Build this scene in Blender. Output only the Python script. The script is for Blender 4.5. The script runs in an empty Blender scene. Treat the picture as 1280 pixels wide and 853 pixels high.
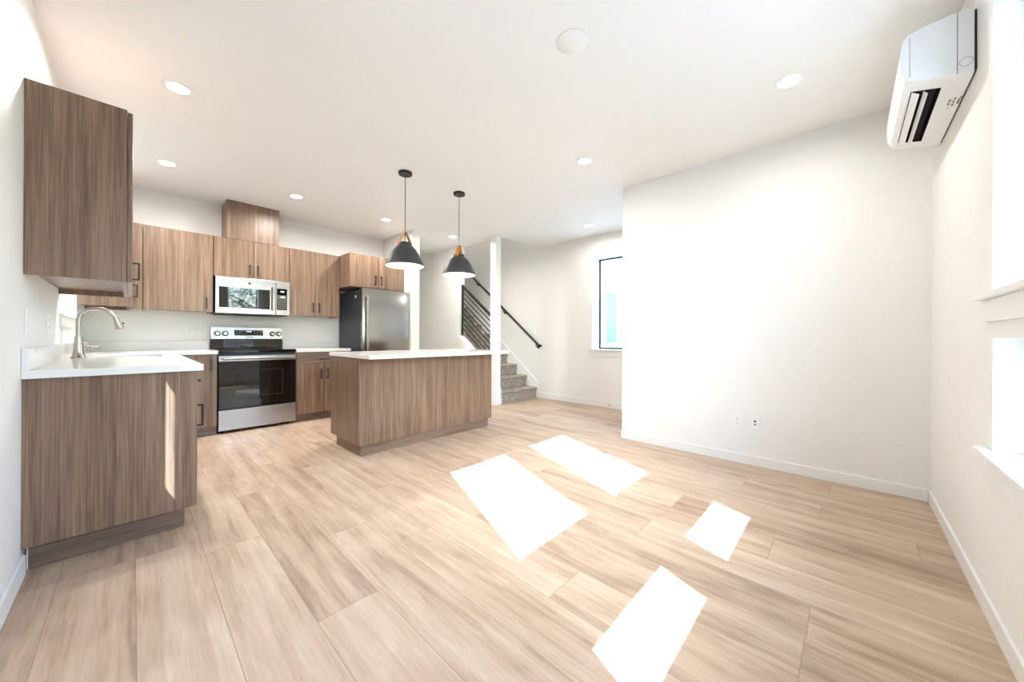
import bpy, bmesh, math, random
from mathutils import Vector, Matrix
random.seed(4)
C = bpy.context.scene
COL = C.collection

# ------------------------------------------------------------------ camera
YAW, PITCH, ROLL = math.radians(46.757), math.radians(0.078), math.radians(0.22)
F = Vector((math.sin(YAW)*math.cos(PITCH), math.cos(YAW)*math.cos(PITCH), math.sin(PITCH)))
R0 = Vector((math.cos(YAW), -math.sin(YAW), 0)); U0 = R0.cross(F)
RR = R0*math.cos(ROLL) + U0*math.sin(ROLL); UU = U0*math.cos(ROLL) - R0*math.sin(ROLL)
cd = bpy.data.cameras.new('camera'); cam = bpy.data.objects.new('camera', cd); COL.objects.link(cam)
M = Matrix((RR, UU, -F)).transposed().to_4x4(); M.translation = Vector((0, 0, 1.08)); cam.matrix_world = M
cd.sensor_width = 36; cd.lens = 445.6/1280*36; cd.shift_y = -5/1280; cd.clip_start = .02; cd.clip_end = 300
C.camera = cam

# ------------------------------------------------------------------ sky, sun, exposure
SKY, SUN, EXPO, LAMP, PEND = 1.6, 14.0, .74, 12.0, 1.6
C.view_settings.view_transform = 'Standard'; C.view_settings.look = 'None'
C.view_settings.gamma = 1; C.view_settings.use_curve_mapping = False
C.view_settings.exposure = EXPO
w = bpy.data.worlds.new('sky'); C.world = w; w.use_nodes = True
wt = w.node_tree; sky = wt.nodes.new('ShaderNodeTexSky'); sky.sky_type = 'NISHITA'
sky.sun_disc = False; sky.sun_elevation = math.radians(37.5); sky.sun_rotation = math.radians(201)
sky.air_density = 1.0; sky.dust_density = 2.0; sky.ozone_density = 1.0
bg = wt.nodes['Background']; tint = wt.nodes.new('ShaderNodeMix'); tint.data_type = 'RGBA'; tint.blend_type = 'MULTIPLY'; tint.inputs[0].default_value = 1
tint.inputs[7].default_value = (.84, 1.0, 1.15, 1); wt.links.new(sky.outputs[0], tint.inputs[6]); wt.links.new(tint.outputs[2], bg.inputs[0]); bg.inputs[1].default_value = SKY
sd = bpy.data.lights.new('sun', 'SUN'); so = bpy.data.objects.new('sun', sd); COL.objects.link(so)
sd.energy = SUN; sd.angle = math.radians(.25); sd.color = (.80, .99, 1.18)
so.rotation_euler = Vector((.385, 1, -.822)).to_track_quat('-Z', 'Y').to_euler(); so.location = (-4, -10, 9)

# ------------------------------------------------------------------ plan of the rooms
XL, YR, XP, YP, XS, YB, H = -.34, -.405, 3.62, 1.77, 5.02, 5.67, 2.70
T = .16

# ------------------------------------------------------------------ materials
def lin(c):
    return tuple(((v/255)/12.92 if v/255 <= .04045 else ((v/255+.055)/1.055)**2.4) for v in c) + (1,)
def base(name, col, rough=.5, metal=0, spec=.5):
    m = bpy.data.materials.new(name); m.use_nodes = True; b = m.node_tree.nodes['Principled BSDF']
    b.inputs['Base Color'].default_value = lin(col); b.inputs['Roughness'].default_value = rough
    b.inputs['Metallic'].default_value = metal; b.inputs['Specular IOR Level'].default_value = spec
    return m, m.node_tree, b
def nd(t, kind, **k):
    n = t.nodes.new(kind)
    for a, v in k.items(): setattr(n, a, v)
    return n
def mathn(t, op, a, b=None):
    n = nd(t, 'ShaderNodeMath', operation=op)
    for i, v in enumerate((a, b)):
        if v is None: continue
        if hasattr(v, 'links'): t.links.new(v, n.inputs[i])
        else: n.inputs[i].default_value = v
    return n.outputs[0]
def varied(name, col, rough, metal=0, amt=.03, scale=8, bump=0, bscale=200, spec=.5):
    """a plain finish with faint procedural mottling and surface texture"""
    m, t, b = base(name, col, rough, metal, spec)
    tc = nd(t, 'ShaderNodeTexCoord'); n = nd(t, 'ShaderNodeTexNoise'); n.inputs['Scale'].default_value = scale
    t.links.new(tc.outputs['Object'], n.inputs['Vector'])
    mx = nd(t, 'ShaderNodeMix', data_type='RGBA'); c = lin(col)
    mx.inputs[6].default_value = tuple(v*(1-amt) for v in c[:3])+(1,); mx.inputs[7].default_value = tuple(min(1, v*(1+amt)) for v in c[:3])+(1,)
    t.links.new(n.outputs[0], mx.inputs[0]); t.links.new(mx.outputs[2], b.inputs['Base Color'])
    if bump:
        n2 = nd(t, 'ShaderNodeTexNoise'); n2.inputs['Scale'].default_value = bscale; n2.inputs['Detail'].default_value = 3
        t.links.new(tc.outputs['Object'], n2.inputs['Vector'])
        bp = nd(t, 'ShaderNodeBump'); bp.inputs['Strength'].default_value = bump; bp.inputs['Distance'].default_value = .002
        t.links.new(n2.outputs[0], bp.inputs['Height']); t.links.new(bp.outputs[0], b.inputs['Normal'])
    return m
def wood(name, axis='z', lo=(92, 71, 56), mid=(130, 104, 84), hi=(158, 132, 110), seed=0):
    m, t, b = base(name, mid, .36, 0, .6)
    tc = nd(t, 'ShaderNodeTexCoord')
    def mapped(s, l):
        mp = nd(t, 'ShaderNodeMapping'); mp.inputs['Scale'].default_value = {'x': (l, s, s), 'y': (s, l, s), 'z': (s, s, l)}[axis]
        mp.inputs['Location'].default_value = (seed*3.1, seed*1.7, seed*.9)
        t.links.new(tc.outputs['Object'], mp.inputs['Vector']); return mp.outputs[0]
    a = nd(t, 'ShaderNodeTexNoise'); a.inputs['Scale'].default_value = 1; a.inputs['Detail'].default_value = 5; a.inputs['Roughness'].default_value = .6
    a.inputs['Distortion'].default_value = .3
    t.links.new(mapped(22, .8), a.inputs['Vector'])
    f = nd(t, 'ShaderNodeTexNoise'); f.inputs['Scale'].default_value = 1; f.inputs['Detail'].default_value = 4
    t.links.new(mapped(150, 3), f.inputs['Vector'])
    p = nd(t, 'ShaderNodeTexNoise'); p.inputs['Scale'].default_value = 1; p.inputs['Detail'].default_value = 2
    t.links.new(mapped(500, 9), p.inputs['Vector'])
    v = mathn(t, 'ADD', mathn(t, 'MULTIPLY', a.outputs[0], .46), mathn(t, 'MULTIPLY', f.outputs[0], .38))
    v = mathn(t, 'ADD', v, mathn(t, 'MULTIPLY', p.outputs[0], .16))
    r = nd(t, 'ShaderNodeValToRGB'); e = r.color_ramp.elements
    e[0].position = .36; e[0].color = lin(lo); e[1].position = .64; e[1].color = lin(hi)
    q = e.new(.5); q.color = lin(mid)
    t.links.new(v, r.inputs[0]); t.links.new(r.outputs[0], b.inputs['Base Color'])
    bp = nd(t, 'ShaderNodeBump'); bp.inputs['Strength'].default_value = .12; bp.inputs['Distance'].default_value = .001
    t.links.new(f.outputs[0], bp.inputs['Height']); t.links.new(bp.outputs[0], b.inputs['Normal'])
    return m
def floor_mat():
    m, t, b = base('oak_planks', (205, 180, 152), .42, 0, .35)
    tc = nd(t, 'ShaderNodeNewGeometry'); POS = tc.outputs['Position']; sp = nd(t, 'ShaderNodeSeparateXYZ'); t.links.new(POS, sp.inputs[0])
    PW, PL = .235, 1.525
    u = mathn(t, 'DIVIDE', mathn(t, 'SUBTRACT', sp.outputs[0], .012), PW)
    idx = mathn(t, 'FLOOR', u); fu = mathn(t, 'SUBTRACT', u, idx)
    ramp = nd(t, 'ShaderNodeValToRGB'); ramp.color_ramp.interpolation = 'CONSTANT'
    known = {-1: .985, 0: .975, 1: .795, 2: -.07, 3: .52, 4: .20, 5: .9, 7: .106, 8: .843, 9: .284, 11: -.266, 12: .118}
    rnd = random.Random(7); els = ramp.color_ramp.elements
    for i in range(-4, 24):
        v = (known[i]/1.525) % 1 if i in known else rnd.random()
        pos = (i+4)/32
        el = els[0] if i == -4 else els.new(pos)
        el.position = pos; el.color = (v, v, v, 1)
    els[len(els)-1].position = 31/32 if els[len(els)-1].color[0] == 1 else els[len(els)-1].position
    t.links.new(mathn(t, 'DIVIDE', mathn(t, 'ADD', idx, 4.5), 32), ramp.inputs[0])
    v = mathn(t, 'SUBTRACT', mathn(t, 'DIVIDE', sp.outputs[1], PL), ramp.outputs[0])
    row = mathn(t, 'FLOOR', v); fv = mathn(t, 'SUBTRACT', v, row)
    eu = mathn(t, 'MULTIPLY', mathn(t, 'MINIMUM', fu, mathn(t, 'SUBTRACT', 1, fu)), PW)
    ev = mathn(t, 'MULTIPLY', mathn(t, 'MINIMUM', fv, mathn(t, 'SUBTRACT', 1, fv)), PL)
    edge = mathn(t, 'MINIMUM', eu, ev)
    mr = nd(t, 'ShaderNodeMapRange'); mr.inputs[1].default_value = .0004; mr.inputs[2].default_value = .0018
    t.links.new(edge, mr.inputs[0]); seam = mr.outputs[0]
    wn = nd(t, 'ShaderNodeTexWhiteNoise', noise_dimensions='2D'); cb = nd(t, 'ShaderNodeCombineXYZ')
    t.links.new(idx, cb.inputs[0]); t.links.new(row, cb.inputs[1]); t.links.new(cb.outputs[0], wn.inputs[0])
    # grain, shifted for each plank
    off = nd(t, 'ShaderNodeVectorMath', operation='SCALE'); t.links.new(wn.outputs[1], off.inputs[0]); off.inputs['Scale'].default_value = 37
    ad = nd(t, 'ShaderNodeVectorMath', operation='ADD'); t.links.new(POS, ad.inputs[0]); t.links.new(off.outputs[0], ad.inputs[1])
    def noise(sx, sy, det, dist=0, rough=.5):
        mp = nd(t, 'ShaderNodeMapping'); mp.inputs['Scale'].default_value = (sx, sy, 1); t.links.new(ad.outputs[0], mp.inputs[0])
        n = nd(t, 'ShaderNodeTexNoise'); n.inputs['Scale'].default_value = 1; n.inputs['Detail'].default_value = det
        n.inputs['Distortion'].default_value = dist; n.inputs['Roughness'].default_value = rough
        t.links.new(mp.outputs[0], n.inputs['Vector']); return n.outputs[0]
    big = noise(15, 1.0, 5, .5, .55); fine = noise(75, 4, 6, .4, .75); cloud = noise(5, 2.2, 4, 1.2)
    g = mathn(t, 'ADD', mathn(t, 'MULTIPLY', big, .45), mathn(t, 'MULTIPLY', fine, .33))
    g = mathn(t, 'ADD', g, mathn(t, 'MULTIPLY', cloud, .22))
    g = mathn(t, 'ADD', g, mathn(t, 'MULTIPLY', mathn(t, 'SUBTRACT', wn.outputs[0], .5), .10))
    r = nd(t, 'ShaderNodeValToRGB'); e = r.color_ramp.elements
    e[0].position = .34; e[0].color = lin((150, 125, 104)); e[1].position = .66; e[1].color = lin((212, 192, 170))
    q = e.new(.49); q.color = lin((188, 163, 140))
    t.links.new(g, r.inputs[0])
    # knots
    vo = nd(t, 'ShaderNodeTexVoronoi'); mp = nd(t, 'ShaderNodeMapping'); mp.inputs['Scale'].default_value = (4.2, 1.25, 1)
    t.links.new(ad.outputs[0], mp.inputs[0]); t.links.new(mp.outputs[0], vo.inputs['Vector']); vo.inputs['Scale'].default_value = 1
    kn = nd(t, 'ShaderNodeMapRange'); kn.inputs[1].default_value = .02; kn.inputs[2].default_value = .16; t.links.new(vo.outputs[0], kn.inputs[0])
    mk = nd(t, 'ShaderNodeMix', data_type='RGBA'); mk.inputs[6].default_value = lin((142, 108, 82))
    t.links.new(mathn(t, 'ADD', mathn(t, 'MULTIPLY', kn.outputs[0], .6), .4), mk.inputs[0]); t.links.new(r.outputs[0], mk.inputs[7])
    mx = nd(t, 'ShaderNodeMix', data_type='RGBA'); mx.inputs[6].default_value = lin((150, 126, 106))
    t.links.new(seam, mx.inputs[0]); t.links.new(mk.outputs[2], mx.inputs[7]); t.links.new(mx.outputs[2], b.inputs['Base Color'])
    bp = nd(t, 'ShaderNodeBump'); bp.inputs['Strength'].default_value = .25; bp.inputs['Distance'].default_value = .002
    t.links.new(mathn(t, 'ADD', seam, mathn(t, 'MULTIPLY', fine, .25)), bp.inputs['Height']); t.links.new(bp.outputs[0], b.inputs['Normal'])
    return m
def glass_mat(name, tint=(1, 1, 1), rough=0.0, ior=1.5):
    m = bpy.data.materials.new(name); m.use_nodes = True; t = m.node_tree; t.nodes.clear()
    o = nd(t, 'ShaderNodeOutputMaterial'); tr = nd(t, 'ShaderNodeBsdfTransparent'); gl = nd(t, 'ShaderNodeBsdfGlossy'); fr = nd(t, 'ShaderNodeLayerWeight'); fr.inputs[0].default_value = .5; mx = nd(t, 'ShaderNodeMixShader')
    tr.inputs[0].default_value = (*tint, 1); gl.inputs['Roughness'].default_value = rough
    t.links.new(mathn(t, 'ADD', .035, mathn(t, 'MULTIPLY', mathn(t, 'POWER', fr.outputs['Facing'], 5), .5)), mx.inputs[0]); t.links.new(tr.outputs[0], mx.inputs[1]); t.links.new(gl.outputs[0], mx.inputs[2]); t.links.new(mx.outputs[0], o.inputs[0])
    return m
def emit(name, col, s):
    m = bpy.data.materials.new(name); m.use_nodes = True; t = m.node_tree; t.nodes.clear()
    o = nd(t, 'ShaderNodeOutputMaterial'); e = nd(t, 'ShaderNodeEmission'); e.inputs[0].default_value = (*col, 1); e.inputs[1].default_value = s
    t.links.new(e.outputs[0], o.inputs[0]); return m
def steel_mat(name, col, rough, axis):
    m, t, b = base(name, col, rough, 1)
    tc = nd(t, 'ShaderNodeTexCoord'); mp = nd(t, 'ShaderNodeMapping'); mp.inputs['Scale'].default_value = {'x': (2, 400, 400), 'y': (400, 2, 400), 'z': (400, 400, 2)}[axis]
    n = nd(t, 'ShaderNodeTexNoise'); n.inputs['Scale'].default_value = 1
    t.links.new(tc.outputs['Object'], mp.inputs[0]); t.links.new(mp.outputs[0], n.inputs['Vector'])
    mr = nd(t, 'ShaderNodeMapRange'); mr.inputs[3].default_value = rough-.05; mr.inputs[4].default_value = rough+.07
    t.links.new(n.outputs[0], mr.inputs[0]); t.links.new(mr.outputs[0], b.inputs['Roughness'])
    return m
MT = {}
MT['wall'] = varied('white_wall_paint', (240, 239, 235), .55, amt=.01, scale=2, bump=.08, bscale=260, spec=.3)
MT['ceil'] = varied('white_ceiling_paint', (244, 244, 242), .7, amt=.01, scale=2, bump=.08, bscale=260, spec=.2)
MT['trim'] = varied('white_trim_paint', (240, 240, 237), .35, amt=.01, scale=3)
MT['floor'] = floor_mat()
MT['wood'] = wood('walnut_laminate_upright_grain', 'z')
MT['woodx'] = wood('walnut_laminate_level_grain', 'x', (98, 80, 68), (124, 103, 88), (146, 124, 107))
MT['woody'] = wood('walnut_laminate_cross_grain', 'y', (98, 80, 68), (124, 103, 88), (146, 124, 107))
MT['quartz'] = varied('white_quartz', (238, 237, 232), .12, amt=.03, scale=30)
MT['steel'] = steel_mat('brushed_stainless', (176, 176, 177), .24, 'x')
MT['steelv'] = steel_mat('brushed_stainless_upright', (166, 163, 158), .2, 'z')
MT['nickel'] = varied('brushed_nickel', (178, 170, 160), .25, 1, amt=.02)
MT['sinksteel'] = varied('satin_sink_steel', (214, 220, 228), .28, 1, amt=.03)
MT['black'] = varied('matte_black_metal', (28, 27, 28), .4, amt=.1)
MT['char'] = varied('charcoal_shade_paint', (52, 54, 57), .5, amt=.05)
MT['darkside'] = varied('dark_grey_appliance_side', (38, 42, 48), .38, amt=.05)
MT['blackglass'] = varied('black_glass', (7, 8, 10), .03, amt=.1, spec=.8)
MT['ovencav'] = varied('dark_oven_enamel', (20, 20, 22), .3, amt=.1)
MT['plastic'] = varied('white_plastic', (243, 243, 240), .35, amt=.01)
MT['acplastic'] = varied('white_glossy_plastic', (240, 242, 242), .25, amt=.01)
MT['slot'] = varied('dark_socket_slot', (60, 58, 56), .6)
MT['greymark'] = varied('grey_print', (140, 143, 142), .6)
MT['leather'] = varied('tan_leather', (206, 138, 66), .55, amt=.12, scale=30, bump=.2, bscale=400)
MT['shadein'] = varied('white_enamel', (250, 244, 234), .4, amt=.01)
MT['vinyl'] = varied('white_vinyl', (242, 243, 243), .3, amt=.01)
MT['glass'] = glass_mat('window_glass', (.97, .985, .98))
MT['lamp'] = emit('downlight_diffuser', (1, .90, .76), 14)
MT['bulb'] = emit('warm_bulb', (1, .80, .56), 6)
MT['digits'] = emit('display_digits', (.55, .75, 1), 1.5)
MT['legend'] = varied('pale_panel_print', (150, 152, 158), .5)
def carpet_mat():
    m, t, b = base('flecked_carpet', (150, 144, 134), .95, 0, .1)
    tc = nd(t, 'ShaderNodeTexCoord'); n = nd(t, 'ShaderNodeTexNoise'); n.inputs['Scale'].default_value = 140; n.inputs['Detail'].default_value = 4
    n2 = nd(t, 'ShaderNodeTexNoise'); n2.inputs['Scale'].default_value = 18
    t.links.new(tc.outputs['Object'], n.inputs['Vector']); t.links.new(tc.outputs['Object'], n2.inputs['Vector'])
    r = nd(t, 'ShaderNodeValToRGB'); e = r.color_ramp.elements; e[0].position = .38; e[0].color = lin((128, 120, 110)); e[1].position = .62; e[1].color = lin((196, 188, 174))
    t.links.new(mathn(t, 'ADD', mathn(t, 'MULTIPLY', n.outputs[0], .7), mathn(t, 'MULTIPLY', n2.outputs[0], .3)), r.inputs[0]); t.links.new(r.outputs[0], b.inputs['Base Color'])
    bp = nd(t, 'ShaderNodeBump'); bp.inputs['Strength'].default_value = .8; bp.inputs['Distance'].default_value = .006
    t.links.new(n.outputs[0], bp.inputs['Height']); t.links.new(bp.outputs[0], b.inputs['Normal']); return m
MT['carpet'] = carpet_mat()
MT['siding'] = varied('pale_lap_siding', (136, 140, 143), .6, amt=.02)
MT['roof'] = varied('grey_roof_shingle', (92, 94, 98), .9, amt=.2, scale=30, bump=.5, bscale=60)
MT['leaf'] = varied('green_leaf', (86, 128, 58), .6, amt=.45, scale=3)
MT['bark'] = varied('brown_bark', (92, 74, 58), .9, amt=.3, scale=20, bump=.6, bscale=40)
MT['grass'] = varied('pale_gravel_ground', (150, 152, 152), .95, amt=.3, scale=6, bump=.6, bscale=90)
MT['fence'] = varied('weathered_fence_board', (176, 160, 140), .85, amt=.2, scale=10, bump=.3, bscale=60)

# ------------------------------------------------------------------ mesh helpers
def bm_(): return bmesh.new()
def box(bm, x0, x1, y0, y1, z0, z1):
    x0, x1 = sorted((x0, x1)); y0, y1 = sorted((y0, y1)); z0, z1 = sorted((z0, z1))
    v = [bm.verts.new(p) for p in ((x0,y0,z0),(x1,y0,z0),(x1,y1,z0),(x0,y1,z0),(x0,y0,z1),(x1,y0,z1),(x1,y1,z1),(x0,y1,z1))]
    for f in ((0,3,2,1),(4,5,6,7),(0,1,5,4),(1,2,6,5),(2,3,7,6),(3,0,4,7)): bm.faces.new([v[i] for i in f])
    return bm
def frame_from(d):
    d = d.normalized(); a = Vector((0, 0, 1)) if abs(d.z) < .9 else Vector((1, 0, 0))
    u = d.cross(a).normalized(); return u, d.cross(u).normalized()
def tube(bm, pts, r, seg=12, cap=True):
    """round tube through points; r a number or a list"""
    pts = [Vector(p) for p in pts]; rs = r if isinstance(r, (list, tuple)) else [r]*len(pts)
    u = None; rings = []
    for i, p in enumerate(pts):
        d = (pts[min(i+1, len(pts)-1)] - pts[max(i-1, 0)]).normalized()
        if u is None: u, _ = frame_from(d)
        u = (u - d*u.dot(d)).normalized(); v = d.cross(u)
        rings.append([bm.verts.new(p + (u*math.cos(2*math.pi*k/seg) + v*math.sin(2*math.pi*k/seg))*rs[i]) for k in range(seg)])
    for a, b in zip(rings, rings[1:]):
        for k in range(seg): bm.faces.new((a[k], a[(k+1) % seg], b[(k+1) % seg], b[k]))
    if cap:
        bm.faces.new(list(reversed(rings[0]))); bm.faces.new(rings[-1])
    return bm
def lathe(bm, prof, cx, cy, seg=40, axis='z', cz=0):
    """revolve (radius, height) points; closes where radius is 0"""
    rings = []
    def pt(r, h, a):
        if axis == 'z': return (cx+r*math.cos(a), cy+r*math.sin(a), cz+h)
        if axis == 'y': return (cx+r*math.cos(a), cy+h, cz+r*math.sin(a))
        return (cx+h, cy+r*math.cos(a), cz+r*math.sin(a))
    for r, h in prof:
        if r < 1e-6: rings.append([bm.verts.new(pt(0, h, 0))])
        else: rings.append([bm.verts.new(pt(r, h, 2*math.pi*k/seg)) for k in range(seg)])
    for a, b in zip(rings, rings[1:]):
        for k in range(seg):
            k2 = (k+1) % seg
            if len(a) == 1 and len(b) == 1: continue
            if len(a) == 1: bm.faces.new((a[0], b[k2], b[k]))
            elif len(b) == 1: bm.faces.new((a[k], a[k2], b[0]))
            else: bm.faces.new((a[k], a[k2], b[k2], b[k]))
    return bm
def prism(bm, poly, axis, a0, a1):
    """extrude a 2D outline along an axis; poly in the two other axes, in x,y,z order"""
    def pt(p, a):
        return {'x': (a, p[0], p[1]), 'y': (p[0], a, p[1]), 'z': (p[0], p[1], a)}[axis]
    A = [bm.verts.new(pt(p, a0)) for p in poly]; B = [bm.verts.new(pt(p, a1)) for p in poly]
    n = len(poly)
    bm.faces.new(A); bm.faces.new(list(reversed(B)))
    for i in range(n): bm.faces.new((A[i], B[i], B[(i+1) % n], A[(i+1) % n]))
    return bm
def root_loc(o):
    while o.parent: o = o.parent
    return o.location.copy()
def obj(name, bm, mat, parent=None, bevel=0, smooth=False, label=None):
    bmesh.ops.recalc_face_normals(bm, faces=bm.faces)
    if parent is not None: off = root_loc(parent)
    else:
        xs = [v.co for v in bm.verts]
        off = Vector(((min(v.x for v in xs)+max(v.x for v in xs))/2, (min(v.y for v in xs)+max(v.y for v in xs))/2, min(v.z for v in xs)))
    bmesh.ops.translate(bm, verts=bm.verts, vec=-off)
    me = bpy.data.meshes.new(name); bm.to_mesh(me); bm.free()
    for p in me.polygons: p.use_smooth = smooth
    o = bpy.data.objects.new(name, me); COL.objects.link(o); me.materials.append(mat)
    if parent is not None: o.parent = parent
    else: o.location = off
    if bevel:
        b = o.modifiers.new('bevel', 'BEVEL'); b.width = bevel; b.segments = 2; b.limit_method = 'ANGLE'; b.angle_limit = math.radians(40)
    if smooth:
        try:
            me.shade_auto_smooth = True
        except Exception: pass
        s = o.modifiers.new('edges', 'EDGE_SPLIT'); s.split_angle = math.radians(42)
    if label: o['label'] = label
    return o
def thing(name, label, cat, loc, group=None):
    o = bpy.data.objects.new(name, None); COL.objects.link(o); o.location = loc; o.empty_display_size = .05
    o['label'] = label; o['category'] = cat
    if group: o['group'] = group
    return o
def tag(o, label, cat, group=None):
    o['label'] = label; o['category'] = cat
    if group: o['group'] = group
    return o
def struct(name, bm, mat, bevel=0):
    o = obj(name, bm, mat, None, bevel); o['kind'] = 'structure'; return o
def copy_tree(o, parent=None):
    c = o.copy(); COL.objects.link(c); c.parent = parent
    for ch in o.children: copy_tree(ch, c)
    return c
def copy_at(o, loc, label, rot=None):
    c = copy_tree(o); c.location = loc; c['label'] = label
    if rot is not None: c.rotation_euler = (0, 0, rot)
    return c
def wall_with_holes(bm, axis, c0, c1, a0, a1, z0, z1, holes):
    """wall slab; thickness c0..c1, runs a0..a1; holes (a_lo,a_hi,z_lo,z_hi)"""
    A = sorted({a0, a1, *[h[0] for h in holes], *[h[1] for h in holes]}); Z = sorted({z0, z1, *[h[2] for h in holes], *[h[3] for h in holes]})
    cell = {}
    for i in range(len(A)-1):
        for j in range(len(Z)-1):
            am, zm = (A[i]+A[i+1])/2, (Z[j]+Z[j+1])/2
            cell[i, j] = not any(h[0] < am < h[1] and h[2] < zm < h[3] for h in holes)
    def P(c, a, z): return (c, a, z) if axis == 'x' else (a, c, z)
    vs = {}
    def V(c, a, z):
        k = (c, a, z)
        if k not in vs: vs[k] = bm.verts.new(P(c, a, z))
        return vs[k]
    for (i, j), on in cell.items():
        if not on: continue
        x0, x1, y0, y1 = A[i], A[i+1], Z[j], Z[j+1]
        for c in (c0, c1): bm.faces.new((V(c, x0, y0), V(c, x1, y0), V(c, x1, y1), V(c, x0, y1)))
        for (di, dj, p, q) in ((-1,0,(x0,y0),(x0,y1)),(1,0,(x1,y0),(x1,y1)),(0,-1,(x0,y0),(x1,y0)),(0,1,(x0,y1),(x1,y1))):
            if not cell.get((i+di, j+dj), False): bm.faces.new((V(c0,*p), V(c0,*q), V(c1,*q), V(c1,*p)))
    return bm

# ================================================================== ROOM
struct('floor', box(bm_(), XL-T, XS+.26, YR-T, 7.9, -.12, 0), MT['floor'])
bmc = bm_()
box(bmc, XL-T, 4.065, YR-T, 7.9, H, H+.3); box(bmc, 4.065, XS+.26, YR-T, 4.085, H, H+.3)
struct('ceiling', bmc, MT['ceil'])
struct('ceiling_upper', box(bm_(), 3.6, XS+.5, 3.4, 7.9, 5.3, 5.45), MT['ceil'])
KW = (3.88, 4.93, 1.235, 2.12)
struct('wall_left', wall_with_holes(bm_(), 'x', XL-T, XL, YR-T, 7.9, 0, H, [(.974, 1.487, 1.25, 2.17), KW]), MT['wall'])
struct('wall_back', box(bm_(), XL, 2.87, YB, YB+T, 0, H), MT['wall'])
W1 = (.60, 1.316); W2 = (1.55, 2.25); LO = (.653, 1.084); UP = (1.261, 2.42)
struct('wall_right', wall_with_holes(bm_(), 'y', YR-T, YR, XL, XP, 0, H, [(*W1, *LO), (*W1, *UP), (*W2, *LO), (*W2, *UP)]), MT['wall'])
struct('wall_living', box(bm_(), XP, XP+.13, YR-T, YP, 0, H), MT['wall'])
struct('wall_entry', box(bm_(), XP+.13, XS, YP-.13, YP, 0, H), MT['wall'])
SW = (1.95, 2.967, .90, 2.36)
struct('wall_stair', wall_with_holes(bm_(), 'x', XS, XS+.26, YP-.13, 7.9, 0, 5.3, [SW]), MT['wall'])
struct('wall_fridge', box(bm_(), 2.87, 3.0, 4.77, 7.0, 0, H), MT['wall'])
struct('wall_hall', box(bm_(), 3.0, 3.95, 6.9, 7.0, 0, H), MT['wall'])
# stair side wall: full height behind the railing bay, low sloped wall under the railing
struct('wall_stair_side', box(bm_(), 3.95, 4.065, 5.0, 7.9, 0, H), MT['wall'])
struct('trim_1', box(bm_(), 3.95, 4.065, 4.075, 4.20, 0, H), MT['trim'], .003)
def cap_z(y): return 1.10 + (y-5.0)*.755
bk = bm_(); prism(bk, [(4.20, 0), (5.0, 0), (5.0, cap_z(5.0)-.02), (4.20, cap_z(4.2)-.02)], 'x', 3.955, 4.06)
struct('wall_stair_low', bk, MT['wall'])
bk = bm_(); prism(bk, [(4.20, cap_z(4.2)-.02), (5.0, cap_z(5.0)-.02), (5.0, cap_z(5.0)+.005), (4.20, cap_z(4.2)+.005)], 'x', 3.935, 4.08)
prism(bk, [(4.20, cap_z(4.2)-.13), (5.08, cap_z(5.08)-.13), (5.08, cap_z(5.08)-.02), (4.20, cap_z(4.2)-.02)], 'x', 3.938, 3.95)
struct('trim_2', bk, MT['trim'], .002)
struct('trim_3', box(bm_(), 3.942, 3.95, 4.99, 5.10, cap_z(5.0)-.02, H), MT['trim'])
# upper stairwell walls
struct('wall_well_side', box(bm_(), 3.95, 4.065, 4.0, 7.9, H+.3, 5.3), MT['wall'])
struct('wall_well_front', box(bm_(), 4.065, XS, 3.97, 4.085, H+.3, 5.3), MT['wall'])
struct('wall_well_back', box(bm_(), 3.95, XS, 7.75, 7.9, 0, 5.3), MT['wall'])
# baseboards
BT, BH = .013, .082
struct('baseboard_living', box(bm_(), XP-BT, XP, YR+BT, YP, 0, BH), MT['trim'], .003)
struct('baseboard_right', box(bm_(), XL+BT, XP-BT, YR, YR+BT, 0, BH), MT['trim'], .003)
struct('baseboard_entry', box(bm_(), XP, XS-BT, YP, YP+BT, 0, BH), MT['trim'], .003)
struct('baseboard_stair', box(bm_(), XS-BT, XS, YP, 4.07, 0, BH+.02), MT['trim'], .003)
struct('baseboard_left', box(bm_(), XL, XL+BT, YR, 2.70, 0, BH+.01), MT['trim'], .003)
bb = bm_(); box(bb, 3.937, 3.9499, 4.0622, 6.9, 0, BH+.02); box(bb, 3.9501, 4.0648, 4.0620, 4.0748, 0, BH+.02); box(bb, 4.0651, 4.078, 4.0620, 4.098, 0, .27)
struct('baseboard_post', bb, MT['trim'], .002)
struct('baseboard_fridge', box(bm_(), 3.0, 3.0+BT, 4.77, 6.9, 0, BH), MT['trim'], .003)

# ------------------------------------------------------------------ windows
def window(n, axis, cin, sgn, a0, a1, z0, z1, side=.05, top=.05, bot=.05, depth=.15, mat='vinyl', fd=.06, mull=None):
    """frame sits depth back from the inner wall face; sgn = outward direction"""
    o = bm_()
    c0, c1 = cin+sgn*(depth-fd), cin+sgn*depth
    def B(bm, a, b, z, zz, p=c0, q=c1):
        return box(bm, p, q, a, b, z, zz) if axis == 'x' else box(bm, a, b, p, q, z, zz)
    B(o, a0, a0+side, z0, z1); B(o, a1-side, a1, z0, z1); B(o, a0+side, a1-side, z0, z0+bot); B(o, a0+side, a1-side, z1-top, z1)
    if mull:
        for m in mull: B(o, m-.02, m+.02, z0+bot, z1-top)
    w_ = struct('window_%d' % n, o, MT[mat], .003)
    g = bm_(); gc = (c0+c1)/2; B(g, a0+side-.004, a1-side+.004, z0+bot-.004, z1-top+.004, gc-.003, gc+.003)
    obj('glass_pane', g, MT['glass'], w_)
    return w_, B
w_, B = window(1, 'y', YR, -1, *W2, *UP, side=.05, top=.074)
w_, B = window(2, 'y', YR, -1, *W2, *LO, side=.05, top=.102)
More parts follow.
